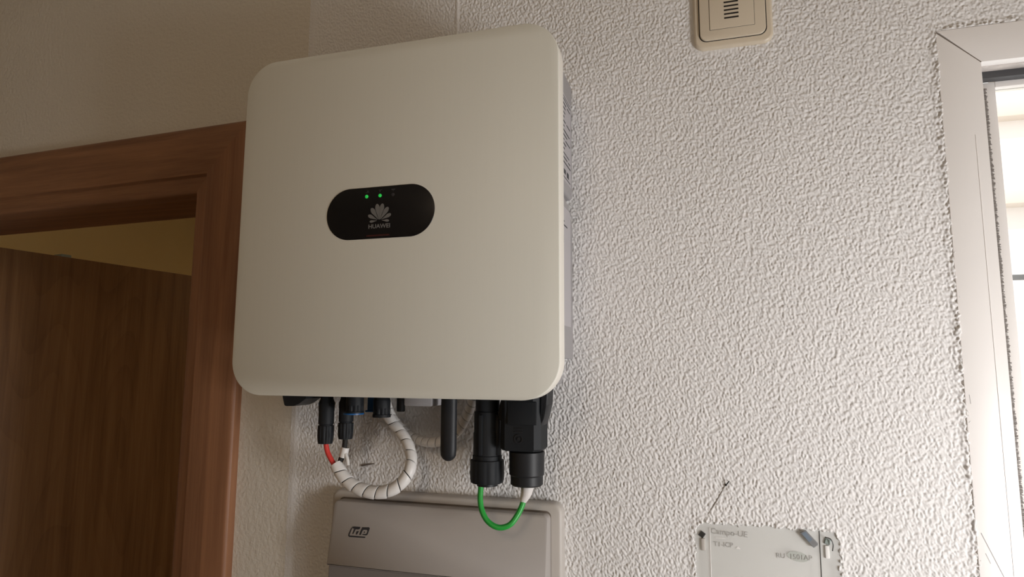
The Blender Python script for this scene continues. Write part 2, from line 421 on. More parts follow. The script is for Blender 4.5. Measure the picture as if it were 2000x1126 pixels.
bm = nb(); quad(bm, (XL, -2.4, 0), (RX, -2.4, 0), (RX, -2.4, 2.5), (XL, -2.4, 2.5)); tag(obj('wall_near', bm, M['paint'], smooth=False), kind='structure')
bm = nb(); quad(bm, (XL, -2.4, 0), (XL, .1, 0), (XL, .1, 2.5), (XL, -2.4, 2.5)); tag(obj('wall_far_left', bm, M['paint'], smooth=False), kind='structure')
bm = nb(); quad(bm, (XL, -2.4, 0), (RX, -2.4, 0), (RX, .2, 0), (XL, .2, 0)); tag(obj('floor', bm, M['floor'], smooth=False), kind='structure')
bm = nb(); quad(bm, (XL, -2.4, 2.5), (RX, -2.4, 2.5), (RX, .2, 2.5), (XL, .2, 2.5)); tag(obj('ceiling', bm, M['ceil'], smooth=False), kind='structure')
# ---- room behind the door
bm = nb(); quad(bm, (-2.4, 2.6, 0), (-.2, 2.6, 0), (-.2, 2.6, 2.6), (-2.4, 2.6, 2.6)); quad(bm, (-2.4, .13, 0), (-2.4, 2.6, 0), (-2.4, 2.6, 2.6), (-2.4, .13, 2.6))
quad(bm, (-.2, .15, 0), (-.2, 2.6, 0), (-.2, 2.6, 2.6), (-.2, .15, 2.6))
tag(obj('wall_next_room', bm, M['yellow_paint'], smooth=False), kind='structure')
bm = nb(); quad(bm, (-2.4, .1, 2.6), (-.2, .1, 2.6), (-.2, 2.6, 2.6), (-2.4, 2.6, 2.6)); tag(obj('ceiling_next_room', bm, M['yellow_paint'], smooth=False), kind='structure')
bm = nb(); quad(bm, (-2.4, .1, 0), (-.2, .1, 0), (-.2, 2.6, 0), (-2.4, 2.6, 0)); tag(obj('floor_next_room', bm, M['floor'], smooth=False), kind='structure')

# ------------------------------------------------------------------ door
DL = LW(.5, 0, 0)
door = empty('door_1', DL, kind='structure')
def prof_strip(bm, prof, a, b, horizontal, z_ref=None, mitre=True):
    pass
# casing profile across its width t (0 outer .. 1 inner): (offset across, thickness)
CP = [(0, 0), (0, .011), (.002, .0135), (.005, .0145), (.0665, .0145), (.0695, .0135), (.0712, .010), (.0725, .0085), (.089, .0075), (.0925, .006), (.0945, .003), (.0945, -.02)]
SO, ZO = .0808, 2.0372                     # outer corner (side, top)
SOL = DS1+.0945-.001
bm = nb(); rings = []
for zz, mit in ((0, 0), (ZO, 1)):
    rings.append([LW(SO+t, n, (ZO-t) if mit else 0) for t, n in CP])
loft(bm, rings, cap0=False, cap1=False, closed=False)
obj('casing_upright', bm, M['oak_v'], door)
bm = nb(); rings = [[LW(SOL-t, n, 0) for t, n in CP], [LW(SOL-t, n, ZO-t) for t, n in CP]]
loft(bm, rings, cap0=False, cap1=False, closed=False); obj('casing_upright', bm, M['oak_v'], door)
bm = nb(); rings = [[LW(SO+t, n, ZO-t) for t, n in CP], [LW(SOL-t, n, ZO-t) for t, n in CP]]
loft(bm, rings, cap0=False, cap1=False, closed=False); obj('casing_head', bm, M['oak_h'], door)
bm = nb(); lslab(bm, DS0-.02, DS0, -WT-.006, .003, 0, DZ, .001); obj('jamb', bm, M['oak_v'], door)
bm = nb(); lslab(bm, DS1, DS1+.02, -WT-.006, .003, 0, DZ, .001); obj('jamb', bm, M['oak_v'], door)
bm = nb(); lslab(bm, DS0-.02, DS1+.02, -WT-.006, .003, DZ, DZ+.02, .001); obj('head_jamb', bm, M['oak_h'], door)
# leaf, opened into the next room
lf = empty('door_leaf_pivot', (0, 0, 0)); bpy.data.objects.remove(lf)
a = R(81.1); d = Vector((math.cos(a), math.sin(a), 0)); nn = Vector((math.sin(a), -math.cos(a), 0))
h0 = Vector((-1.378, .115, 0)); bm = nb()
c = nb(); box(c, 0, .72, -.035, 0, .01, 1.938, .0015)
mp = {v: bm.verts.new(h0+d*v.co.x+nn*v.co.y+Vector((0, 0, v.co.z))) for v in c.verts}
for f in c.faces: bm.faces.new([mp[v] for v in f.verts])
c.free()
leaf = obj('door_leaf', bm, M['leaf'], door)
q = h0+d*.225+Vector((0, 0, 1.938)); bm = nb(); c = nb(); box(c, -.011, .011, -.030, -.001, -.001, .006, .002)
mp = {v: bm.verts.new(q+d*v.co.x+nn*v.co.y+Vector((0, 0, v.co.z))) for v in c.verts}
for f in c.faces: bm.faces.new([mp[v] for v in f.verts])
c.free(); obj('top_clip', bm, M['greenpost'], leaf, label='small green-grey clip on the leaf top edge')

# ------------------------------------------------------------------ window at the right
win = empty('window_1', (.5, 0, WINB), kind='structure')
FX1 = .2725; FZ1 = 2.0045; FY = -.0016
def prism(bm, pts, y0, y1, bev=.0006):
    # pts CCW seen from the room (x right, z up)
    return slab(bm, pts, y0, y1, bev, 2)
bm = nb(); prism(bm, [(WIN_X, WINB), (FX1, WINB+.037), (FX1, FZ1-.0003), (WIN_X, WIN_Z-.0006)], .01, FY); obj('frame_upright', bm, M['alu'], win)
bm = nb(); prism(bm, [(WIN_X+.0006, WIN_Z), (FX1+.0003, FZ1), (WINR-.037, FZ1), (WINR, WIN_Z)], .01, FY); obj('frame_head', bm, M['alu'], win)
bm = nb(); prism(bm, [(WINR-.037, WINB+.037), (WINR, WINB), (WINR, WIN_Z), (WINR-.037, FZ1)], .01, FY); obj('frame_upright', bm, M['alu'], win)
bm = nb(); prism(bm, [(WIN_X, WINB), (WINR, WINB), (WINR-.037, WINB+.037), (FX1, WINB+.037)], .01, FY); obj('frame_sill', bm, M['alu'], win)
bm = nb(); prism(bm, [(WIN_X-.0002, WIN_Z-.002), (WIN_X+.0008, WIN_Z-.0012), (FX1+.0003, FZ1+.0003), (FX1-.0002, FZ1-.0003)][::1], .0, FY-.00002, 0); obj('mitre_joint', bm, M['dirt'], win)
# shallow raised line on the upright, near its inner edge
bm = nb(); box(bm, FX1-.0105, FX1-.0100, FY-.0003, FY+.001, 1.2, 1.93); obj('pressed_line', bm, M['alu'], win)
# head underside and tracks going outwards
bm = nb(); box(bm, FX1-.002, WINR-.03, .0099, .022, FZ1-.0012, FZ1+.03, .0005); obj('head_underside', bm, M['grime'], win)
bm = nb(); box(bm, FX1-.002, WINR-.03, .022, .034, FZ1-.008, FZ1+.03); obj('dark_track_gap', bm, M['rail'], win)
bm = nb(); box(bm, FX1-.006, FX1+.0015, .0102, .034, WINB+.03, FZ1-.001); obj('dark_track_gap', bm, M['seal'], win)  # dark strip stands in for the shadowed gap between frame and sash
# brush seal hairs + sash
bm = nb()
rs = random.Random(2)
z = 1.40
while z < 1.99:
    x1 = .2878+rs.uniform(-.0006, .0010); quad(bm, (.2845, .0335, z), (x1, .0333, z+rs.uniform(-.0005, .0005)), (x1, .0333, z+.0009), (.2845, .0335, z+.0013)); z += .0013
tag(obj('brush_hair', bm, M['seal'], win, smooth=False), kind='stuff')
bm = nb()
box(bm, .2855, .2965, .034, .05, WINB+.03, 1.9965, .0008); box(bm, .2965, WINR-.037, .034, .05, 1.9905, 2.006, .0008); box(bm, .2965, WINR-.037, .034, .05, WINB+.03, WINB+.07, .0008)
box(bm, WINR-.06, WINR-.037, .034, .05, WINB+.07, 1.99, .0008)
sash = obj('sash', bm, M['alu'], win)
bm = nb(); box(bm, .2965, WINR-.06, .041, .044, WINB+.07, 1.9905); obj('pane', bm, M['glass'], sash, smooth=False)
# scratches on the upright
bm = nb()
for (u0, v0, u1, v1, wd) in ((1916, 1040, 1962, 1128, .0003), (1925, 1080, 1935, 1100, .0002), (1893, 770, 1896, 788, .0002)):
    a_, b_ = P(u0, v0, FY-.0001), P(u1, v1, FY-.0001); dd = (b_-a_).normalized(); pp = Vector((dd.z, 0, -dd.x))*wd
    quad(bm, a_+pp, a_-pp, b_-pp, b_+pp)
obj('scratch', bm, M['body'], win, smooth=False)
# ---- building across the street
fb = empty('building', (2.4, 4.3, 0), 'sunlit pale building seen through the window pane at the right', 'building')
bm = nb(); box(bm, .3, 5.5, 4.05, 8, 0, 3.48); obj('wall', bm, M['fac'], fb, smooth=False)
bm = nb(); box(bm, .3, 5.5, 3.95, 4.06, 3.31, 3.41, .01); obj('cornice', bm, M['ledge'], fb, label='pinkish cornice band')
bm = nb(); box(bm, .3, 5.5, 3.93, 4.06, 2.735, 2.83, .01); obj('cornice', bm, M['ledge'], fb, label='beige ledge')
bm = nb(); box(bm, .3, 5.5, 3.80, 3.84, 2.24, 2.27); obj('railing', bm, M['rail'], fb)

# ------------------------------------------------------------------ inverter
IX0, IX1, IZ0, IZ1, IY = -.4945, -.1293, 1.6697, 2.0447, -.130
inv = empty('inverter', ((IX0+IX1)/2, 0, IZ0), 'large white square solar inverter with rounded corners hanging on the textured wall', 'inverter')
bm = nb()
pts = rrect(IX0, IX1, IZ0, IZ1, .0375, 16)
EB = IY+.0225
rings = [[(x, EB+.001, z) for x, z in inset_pts(pts, .0015)], [(x, EB, z) for x, z in inset_pts(pts, .0004)], [(x, EB-.001, z) for x, z in pts], [(x, IY+.0012, z) for x, z in pts]]
loft(bm, rings, cap0=True, cap1=False)
cover_edge_bm = bm
cover = None
bm = nb()
rings = [[(x, IY+.0012, z) for x, z in pts], [(x, IY+.0004, z) for x, z in inset_pts(pts, .0003)], [(x, IY, z) for x, z in inset_pts(pts, .0011)]]
loft(bm, rings, cap0=False, cap1=True)
cover = obj('front_cover', bm, M['cover'], inv)
obj('cover_rim', cover_edge_bm, M['cover_edge'], cover, label='rim around the cover, side light painted into its colour')
# housing behind the cover
HX = -.1425
bm = nb()
slab(bm, rrect(IX0+.02, HX-.012, IZ0+.030, IZ1-.012, .02, 6), -.002, EB, 0)
hous = obj('housing', bm, M['body'], inv)
bm = nb(); slab(bm, rrect(HX-.030, HX, 1.8930, 2.0325, .004, 4), -.0005, EB+.0002, .0); hb1 = obj('side_block', bm, M['body'], inv, label='upper grey side block with rating label')
bm = nb()
pt = [(-.0005, 1.7105), (-.0005, 1.862), (-.022, 1.880), (-.050, 1.886), (EB, 1.886), (EB, 1.7105)]
loft(bm, [[(HX-.030, y, z) for y, z in pt], [(HX, y, z) for y, z in pt]]); hb2 = obj('side_block', bm, M['body'], inv, label='lower grey side block with white label')
bm = nb(); box(bm, HX-.045, HX-.012, -.03, -.0005, 1.682, 1.702, .003); obj('wall_bracket', bm, M['body'], inv)
# heat sink fins behind, seen only from above or the side
fin0 = None
for i in range(12):
    x = IX0+.035+i*.026
    if fin0 is None:
        bm = nb(); box(bm, x, x+.003, -.095, -.012, IZ1-.02, IZ1-.006); fin0 = obj('cooling_fin', bm, M['body'], inv)
        xb = x
    else:
        f = fin0.copy(); COL.objects.link(f); f.parent = inv; f.location = fin0.location+Vector((x-xb, 0, 0))
# labels on the right side: printed lines
def side_print(parent, rows, name):
    bm = nb()
    for (y0, y1, z0, z1) in rows:
        box(bm, HX, HX+.0004, min(y0, y1), max(y0, y1), z0, z1)
    return tag(obj(name, bm, M['ink'], parent, smooth=False), kind='stuff')
bm = nb(); box(bm, HX-.001, HX+.0002, -.098, -.007, 1.905, 2.005); l1 = obj('rating_label', bm, M['label'], hb1)
rows = []; rr = random.Random(5)
z = 2.003
for i in range(15):
    z -= .0052
    e = -.014-rr.random()*.03 if i not in (0, 14) else -.010
    rows.append((-.096, e, z, z+(.0016 if i % 3 else .0012)))
    if i % 4 == 1: rows.append((e+.006, -.012, z, z+.0014))
for k in range(5): rows.append((-.094+.016*k, -.084+.016*k, 1.912+.001*(k % 2), 1.918))
rows += [(-.096, -.012, 1.9085, 1.9095), (-.096, -.012, 2.0015, 2.0022)]
side_print(l1, rows, 'printed_text')
bm = nb(); box(bm, HX-.001, HX+.0002, -.103, -.012, 1.745, 1.875); l2 = obj('barcode_label', bm, M['label'], hb2)
rows = []
for (u0, u1, v0, v1) in ((1103, 1107, 441, 452), (1103, 1110, 497, 509)):
    pass
for z0, z1, e in ((1.868, 1.875, -.060), (1.862, 1.8635, -.055), (1.858, 1.8595, -.045), (1.8535, 1.855, -.030), (1.8345, 1.843, -.048), (1.831, 1.8325, -.050), (1.800, 1.8015, -.058), (1.775, 1.790, -.092)):
    rows.append((-.102, e, z0, z1))
side_print(l2, rows, 'printed_text')

# indicator panel
ICX, ICZ = -.32055, 1.8601
bm = nb(); slab(bm, rrect(ICX-.0625, ICX+.0625, ICZ-.0276, ICZ+.0276, .02755, 18), IY+.001, IY-.0006, .0005)
ip = obj('indicator_panel', bm, M['gloss'], inv, label='black pill-shaped indicator panel')
YF = IY-.0007
for i, x in enumerate((-.3357, -.3201, -.3052)):
    bm = nb(); n = 20
    lathe(bm, (x, YF, 1.8779), [(.0019, .0004), (.0019, -.0002), (.0014, -.0006), (.0006, -.0008)] if i < 2 else [(.0018, .0004), (.0018, -.0001), (.0016, -.0002)], 20, 'y')
    obj('indicator_light', bm, M['led'] if i < 2 else M['ledoff'], ip, label=('unlit grey indicator light' if i == 2 else 'green lit indicator light'))
bm = nb()
def flatpoly(bm, pts, y=YF-.0001, t=.0002):
    area_ = sum(pts[i-1][0]*pts[i][1]-pts[i][0]*pts[i-1][1] for i in range(len(pts)))
    if area_ < 0: pts = pts[::-1]
    loft(bm, [[(x, y+t, z) for x, z in pts], [(x, y, z) for x, z in pts]])
# little icons over the lights
x, z = -.3350, 1.8832
flatpoly(bm, [(x-.0022, z-.0012), (x+.0022, z-.0012), (x+.0022, z-.0006), (x-.0022, z-.0006)]); flatpoly(bm, [(x-.0004, z-.0006), (x+.0004, z-.0006), (x+.0004, z+.0012), (x-.0004, z+.0012)]); flatpoly(bm, [(x+.0009, z-.0003), (x+.0015, z-.0003), (x+.0020, z+.0010), (x+.0014, z+.0010)])
x = -.3199
flatpoly(bm, [(x-.002, z+.0004), (x+.0022, z+.0004), (x+.0022, z+.001), (x-.002, z+.001)]); flatpoly(bm, [(x-.0009, z-.0016), (x-.0001, z-.0016), (x+.0004, z+.0004), (x-.0005, z+.0004)])
x = -.3050
flatpoly(bm, rrect(x-.0022, x+.0022, z-.0005, z+.0009, .0007, 4)); flatpoly(bm, [(x-.0007, z-.0016), (x+.0007, z-.0016), (x+.0007, z-.0009), (x-.0007, z-.0009)])
obj('printed_icons', bm, M['faint'], ip, smooth=False)
# flower emblem of eight petals
bm = nb(); ox, oz = -.3201, 1.8515
def petal(ang, r0, r1, wmax, side, off=0.0, bend=0.0):
    a = R(ang); dx, dz = math.sin(a)*side, math.cos(a); px, pz = dz, -dx
    L_ = []; Rr = []
    for i in range(13):
        t = 1-(1-i/12)**1.6; w_ = wmax*(math.sqrt(max(0, 1-((t-.68)/.32)**2)) if t > .68 else (.10+.90*(t/.68)**1.15))
        rr_ = r0+(r1-r0)*t; bx = bend*math.sin(math.pi*t)
        L_.append((ox+side*off+dx*rr_+px*(bx-w_), oz+dz*rr_+pz*(bx-w_))); Rr.append((ox+side*off+dx*rr_+px*(bx+w_), oz+dz*rr_+pz*(bx+w_)))
    pts = L_+Rr[::-1]; out = []
    for p in pts:
        if not out or (abs(p[0]-out[-1][0])+abs(p[1]-out[-1][1])) > 5e-5: out.append(p)
    flatpoly(bm, out)
for s in (-1, 1):
    petal(10, .0010, .0180, .0026, s, .0002); petal(35, .0016, .0165, .0025, s, .0004); petal(64, .0022, .0140, .0020, s, .0006); petal(95, .0022, .0105, .0013, s, .0008)
obj('flower_emblem', bm, M['logo'], ip, smooth=False)
text('lettering', 'HUAWEI', .0062, (-.3200, YF-.0001, 1.8452), M['logo'], ip, depth=.0001, sx=1.06, bold=.00012)
bm = nb(); flatpoly(bm, [(-.3345, 1.8349), (-.3075, 1.8349), (-.3085, 1.8365), (-.3345, 1.8365)]); obj('red_strip', bm, M['dkred'], ip, smooth=False, label='faint dark red strip')  # thin dark red strip low on the panel
# small mark beside the panel
# ---- parts on the underside of the housing
UY = -.060
def pc(u, v, y=UY): return P(u, v, y)
def rad(px, y=UY): return px/2*(D+y)/FPX*1.0/1.045   # half width in metres (oblique view widens pixels)
ZT = IZ0+.031
# rotary switch at the far left
bm = nb()
def wedge(bm, prs, y0, y1):
    loft(bm, [[(p.x, y1, p.z) for p in prs][::-1], [(p.x, y0, p.z) for p in prs][::-1]])
prs = [pc(566, 765), pc(571, 789), pc(574, 791), pc(589, 791), pc(600, 786), pc(612, 777), pc(613, 765)]
wedge(bm, prs, -.075, -.045); obj('switch_knob', bm, M['blk2'], inv)
# capped dc sockets with blue seals
for (uc, w_, vb, ring_v, name_y) in ((693, 40, 808, 806, -.075), (746, 38, 814, None, -.060)):
    c = P(uc, 790, name_y); rb = rad(w_, name_y); zb = P(uc, vb, name_y).z
    bm = nb(); lathe(bm, (c.x, name_y, zb), [(rb*.80, .03+.02), (rb*.80, .0225), (rb*.93, .0210), (rb, .018), (rb, .010), (rb*1.0, .009, 1), (rb*1.0, .0035, 1), (rb*1.05, .003), (rb*1.05, .0), (rb*.7, -.0003)], 48, 'z', .0012, 10)
    so = obj('capped_socket', bm, M['blk'], inv, label='black capped socket with a blue ring' if ring_v else 'black capped socket beside a blue tab')
    if ring_v:
        bm = nb(); lathe(bm, (c.x-.001, name_y, zb), [(rb*.9, .0015), (rb*1.16, .0012), (rb*1.16, -.0003), (rb*.9, -.0006)], 32); obj('blue_seal', bm, M['blue'], so)
    else:
        bm = nb(); p0 = P(721, 803, -.05); p1 = P(737, 770, -.05); box(bm, p0.x, p1.x, -.055, -.045, p0.z, p1.z+.01, .001); p2 = P(718, 803, -.05); box(bm, p2.x, p1.x-.002, -.056, -.044, p0.z-.0003, p0.z+.0018, .0005)
        obj('blue_tab', bm, M['blue'], so)
c = P(783, 790, -.05); zb = P(783, 803, -.05).z; bm = nb(); lathe(bm, (c.x, -.05, zb), [(rad(19), .03), (rad(19), .0006), (rad(17), 0)], 24); obj('vent_plug', bm, M['blk2'], inv)
p0 = P(808, 790, -.06); p1 = P(862, 770, -.06)
bm = nb(); box(bm, p0.x, p1.x, -.085, -.035, p0.z, p1.z+.012, .002); obj('port_cover', bm, M['body'], inv)

# ------------------------------------------------------------------ dc plugs with cables and white spiral wrap
def plug(cu, vtop, vring, vbot, wpx, y, name, label, mcol, catn='cable plug'):
    c = P(cu, (vtop+vbot)/2, y); zt = P(cu, vtop, y).z+.012; zr = P(cu, vring, y).z; zb = P(cu, vbot, y).z; r = rad(wpx, y)
    e = empty(name, (c.x, y, zt), label, catn)
    bm = nb(); lathe(bm, (c.x, y, zr), [(r*.80, zt-zr), (r*.80, zt-zr-.012), (r*.98, zt-zr-.016), (r*1.0, zt-zr-.018), (r*1.0, .016), (r*.97, .0155), (r*.97, .0012), (r*.86, .0006), (r*.86, -.001)], 40, 'z')
    for k in range(4):
        t = R(20+k*90-55); bx = c.x+r*.93*math.cos(t); by = y+r*.93*math.sin(t)
        box(bm, bx-.0012, bx+.0012, by-.0012, by+.0012, zr+.022, zt-.016, .0004)
    obj('plug_body', bm, M['blk'], e)
    bm = nb(); hN = zr-zb
    lathe(bm, (c.x, y, zb), [(r*.80, hN-.0002), (r*1.0, hN-.0007), (r*1.02, hN-.002, 1), (r*1.02, hN*.45, 1), (r*.98, hN*.2, 1), (r*.88, .0003), (r*.4, 0)], 72, 'z', .0008, 12)
    obj('gland_nut', bm, M['blk'], e)
    return e, Vector((c.x, y, zb)), r
eR, cR, r_ = plug(637, 778, 829, 866, 36, -.062, 'red_cable_plug', 'black round plug with a red cable, leftmost under the inverter', 'red')
bm = nb(); pr = [cR+Vector((0, 0, .006)), P(637.5, 872, -.062), P(641, 885, -.062), P(650, 902, -.062), P(662, 918, -.061), P(676, 934, -.060)]
tube(bm, pr, .00285, 18); obj('cable', bm, M['red'], eR, label='red cable')
eB, cB, r_ = plug(676, 778, 824, 857, 34, -.058, 'black_cable_plug', 'black round plug with a black cable, second from left under the inverter', 'blk')
bm = nb(); pr = [cB+Vector((0, 0, .006)), P(674, 862, -.058), P(672.5, 876, -.058), P(668.5, 890, -.058), P(664, 904, -.059), P(668, 920, -.060), P(680, 936, -.060)]
tube(bm, pr, .0030, 18); obj('cable', bm, M['dark'], eB, label='black cable')
bm = nb(); tube(bm, [P(674.5, 873, -.058), P(672.5, 882, -.058), P(670, 892, -.058)], .0046, 18); obj('white_sleeve', bm, M['white'], eB, label='short white sleeve on the black cable')
bm = nb(); tube(bm, [P(675.5, 886, -.0600), P(678.5, 896, -.0605), P(680, 908, -.0610)], .0019, 10); obj('sleeve_tail', bm, M['white'], eB)
# thick wrapped loop
pa = [(656, 905, -.060), (668, 926, -.060), (684, 943, -.060), (706, 955, -.060), (736, 961, -.059), (766, 955, -.057), (788, 938, -.053), (801, 914, -.048), (803, 888, -.040), (795, 862, -.035), (780, 840, -.031), (764, 821, -.031), (752, 800, -.038), (746, 774, -.049)]
pa = [P(*q) for q in pa]
slv = empty('dc_cable_wrap', P(736, 961, -.06), 'thick white spiral-wrapped cable loop hanging below the inverter, under the two round plugs', 'cable wrap')
bm = nb(); spiral(bm, pa, lambda t: .0074-.0012*min(1, max(0, (t-.30)/.35)),   .0135, .08, phase=2.9); obj('spiral_band', bm, M['white'], slv)
bm = nb(); tube(bm, [pa[0].lerp(pa[1], .3)]+pa[1:], lambda t: .0057-.0011*min(1, max(0, (t-.30)/.35)), 14); obj('dark_cable_core', bm, M['dark'], slv)
# thinner wrapped data cable
pb = [(752, 774, -.022), (758, 798, -.016), (770, 821, -.0135), (790, 842, -.012), (814, 857, -.015), (843, 863, -.024), (868, 858, -.026), (892, 843, -.028), (907, 820, -.031), (917, 797, -.036), (923, 776, -.042)]
pb = [P(*q) for q in pb]
dcw = empty('data_cable_wrap', P(843, 863, -.024), 'thinner white spiral-wrapped cable curving behind the black stick antenna', 'cable wrap')
bm = nb(); spiral(bm, pb, .0058, .0098, .07, phase=1.0, slant=.0003); obj('spiral_band', bm, M['white'], dcw)
bm = nb(); tube(bm, pb, .0045, 12); obj('cable_core', bm, M['body'], dcw)
# ------------------------------------------------------------------ stick antenna
ya = -.085
ca = P(877, 800, ya); zb = P(877, 900, ya).z; ra = rad(36, ya); zt = P(877, 778, ya).z+.02
ant = empty('stick_antenna', (ca.x, ya, zt), 'black stick antenna with rounded tip hanging under the inverter', 'antenna')
ct = P(877, 780, ya); cb_ = P(876.5, 895, ya)
prof = [(ra*.97, zt-zb)]+[(ra*(.97+.03*min(1, k/5)), (zt-zb)-(zt-zb-.012)*k/10) for k in range(1, 11)]+[(ra*math.sin(R(t)), .009-.009*math.cos(R(t))) for t in (70, 52, 36, 22, 10)]
bm = nb(); lathe(bm, (ca.x, ya, zb), prof, 36)
for v in bm.verts: v.co.y = ya+(v.co.y-ya)*.7
obj('antenna_body', bm, M['blk2'], ant)
bm = nb(); lathe(bm, (ca.x, ya, zt-.012), [(ra*.8, .03), (ra*.8, 0)], 24); obj('antenna_neck', bm, M['blk'], ant)

# ------------------------------------------------------------------ ac connectors
def facet_lathe(bm, c, prof, n, rot=0, sub=1):
    rings = []
    for r, h in prof:
        rings.append([(c[0]+r*math.cos(2*math.pi*i/n+rot), c[1]+r*math.sin(2*math.pi*i/n+rot), c[2]+h) for i in range(n)])
    return loft(bm, rings)
yl = -.058
cl = P(952, 850, yl); zz = lambda u, v, y=yl: P(u, v, y).z
zb = zz(951, 948); r1 = rad(70, yl)
l_ = empty('signal_connector', (cl.x, yl, zz(952, 780)), 'tall black cylindrical connector with the green wire\'s left end coming out of it', 'connector')
bm = nb()
H = lambda v: zz(952, v)-zb
def rw(px): return rad(px, yl)
lathe(bm, (cl.x, yl, zb), [(rw(51), H(762)), (rw(51), H(802)), (rw(56.5), H(803.5)), (rw(56.5), H(842)), (rw(59), H(845)), (rw(59), H(887)), (rw(62), H(888.5)), (rw(62), H(897))], 40)
for k in range(3):
    t = R(k*75-100); rr_ = rw(57); bx, by = cl.x+rr_*math.cos(t), yl+rr_*math.sin(t)
    box(bm, bx-.0022, bx+.0022, by-.0022, by+.0022, zb+H(886), zb+H(808), .0007)
obj('connector_body', bm, M['blk'], l_)
bm = nb(); lathe(bm, (cl.x, yl, zb), [(rw(60), H(896)), (rw(70), H(897)), (rw(71), H(899), 1), (rw(71), H(934), 1), (rw(67), H(941), 1), (rw(60), H(942)), ], 96, 'z', .0005, 10); obj('gland_nut', bm, M['blk'], l_)
bm = nb(); lathe(bm, (cl.x+.0003, yl, zb), [(rw(44), H(938)), (rw(44), .0004), (rw(38), 0)], 32); obj('seal_ring', bm, M['blk2'], l_)
yr = -.060
cr_ = P(1029, 900, yr); zb = P(1029, 947, yr).z
H = lambda v: P(1029, v, yr).z-zb
def xw(u, v=820): return P(u, v, yr).x
pr_ = empty('power_connector', (cr_.x, yr, P(1029, 780, yr).z), 'bulky black angular connector with side latches, rightmost under the inverter', 'connector')
bm = nb()
# faceted body: octagonal section, slight waist
def octo(cx, cy, hw, hd, ch, z): return [(cx+a, cy+b, z) for a, b in ((hw, hd-ch), (hw-ch, hd), (-hw+ch, hd), (-hw, hd-ch), (-hw, -hd+ch), (-hw+ch, -hd), (hw-ch, -hd), (hw, -hd+ch))]
cx = (xw(986)+xw(1063))/2; hw = (xw(1063)-xw(986))/2
loft(bm, [octo(cx, yr, hw*.93, .019, .006, zb+H(877)), octo(cx, yr, hw, .020, .006, zb+H(873)), octo(cx, yr, hw*1.0, .020, .006, zb+H(822)), octo(cx, yr, hw*.93, .0215, .005, zb+H(800)), octo(cx, yr, hw*.95, .0215, .005, zb+H(750))])
bo = obj('connector_body', bm, M['blk'], pr_)
# latches either side
for sgn, pp in ((1, [(1062, 752), (1076, 752), (1074, 790), (1068, 815), (1062, 832), (1060, 832)]), (-1, [(992, 752), (983, 790), (980, 806), (982, 818), (986, 820), (992, 800)])):
    P3 = [P(u, v, yr) for u, v in pp]
    bm = nb(); wedge(bm, P3 if sgn > 0 else P3[::-1], yr-.013, yr+.013); bmesh.ops.bevel(bm, geom=list(bm.edges), offset=.0008, segments=1, affect='EDGES'); obj('latch', bm, M['blk2'], pr_)
bm = nb(); a_ = P(1066, 768, yr-.0135); 
box(bm, P(991, 800, yr-.022).x, P(1047, 800, yr-.022).x, yr-.0222, yr-.019, zb+H(826), zb+H(782), .0005)
obj('raised_panel', bm, M['blk'], pr_)
# embossed ring and bars
bm = nb(); c0 = P(1013, 857, yr-.0203)
for k in range(24):
    t0, t1 = 2*math.pi*k/24, 2*math.pi*(k+1)/24
    for (ra_, rb_) in ((.0036, .0048),):
        quad(bm, (c0.x+ra_*math.cos(t0), yr-.0208, c0.z+ra_*math.sin(t0)), (c0.x+rb_*math.cos(t0), yr-.0208, c0.z+rb_*math.sin(t0)), (c0.x+rb_*math.cos(t1), yr-.0208, c0.z+rb_*math.sin(t1)), (c0.x+ra_*math.cos(t1), yr-.0208, c0.z+ra_*math.sin(t1)))
lathe(bm, (c0.x, yr-.0202, c0.z), [(.0016, .0004), (.0016, -.0006)], 16, 'y')
for v in (843, 837):
    c1 = P(1013, v, yr-.02); box(bm, c1.x-.0042, c1.x+.0042, yr-.0208, yr-.0198, c1.z-.0005, c1.z+.0005)
obj('embossed_symbol', bm, M['blk2'], pr_, smooth=False)
bm = nb(); facet_lathe(bm, (cr_.x, yr, zb), [(rad(58), H(870)), (rad(58), H(882))], 24); obj('neck', bm, M['blk'], pr_)
bm = nb(); lathe(bm, (cr_.x, yr, zb), [(rad(66), H(879)), (rad(73), H(881)), (rad(73), H(884)), (rad(72), H(925)), (rad(67), H(928)), (rad(67), H(944)), (rad(60), 0)], 60, 'z', flat=10, rot=.2); nutR = obj('gland_nut', bm, M['blk2'], pr_)
ys = -.058
bm = nb(); tube(bm, [P(1031, 938, ys), P(1030, 950, ys), P(1028, 962, ys), P(1024, 972, ys), P(1021, 979, ys)], lambda t: .0068-.0034*max(0, (t-.25)/.75), 20); obj('cable_sheath', bm, M['sheath'], pr_, label='short white cable sheath')
gw = [P(940, 940, -.062), P(938.5, 958, -.064), P(938, 975, -.066), P(941, 995, -.068), P(950, 1014, -.070), P(964, 1026, -.071), P(980, 1029.5, -.070), P(997, 1023, -.068), P(1010, 1006, -.064), P(1019, 988, -.060), P(1023, 974, -.058), P(1025, 964, -.058)]
bm = nb(); tube(bm, gw, .0029, 18); gwo = obj('earth_wire', bm, M['green'], None, loc=gw[6]); tag(gwo, 'green wire looping between the two large black connectors', 'wire')

# ------------------------------------------------------------------ distribution box below
bx = empty('distribution_box', P(870, 1120, 0), 'grey-white plastic distribution box on the wall under the inverter', 'electrical box')
fy = -.014
tl = P(648, 972, fy); tr = P(1092, 996, fy); top = P(870, 974.5, fy).z
bm = nb(); slab(bm, rrect(tl.x, P(1098, 1060, fy).x, 1.30, top+.0035, .011, 8), .001, fy, .004); base = obj('back_frame', bm, M['boxrim'], bx)
yt, yb = -.028, -.040
dl0 = P(652, 990, yt); dr0 = P(1070, 1014, yt); zt = P(860, 991, yt).z
bm = nb()
zm = P(800, 1121, yb).z
xl, xr = dl0.x, dr0.x
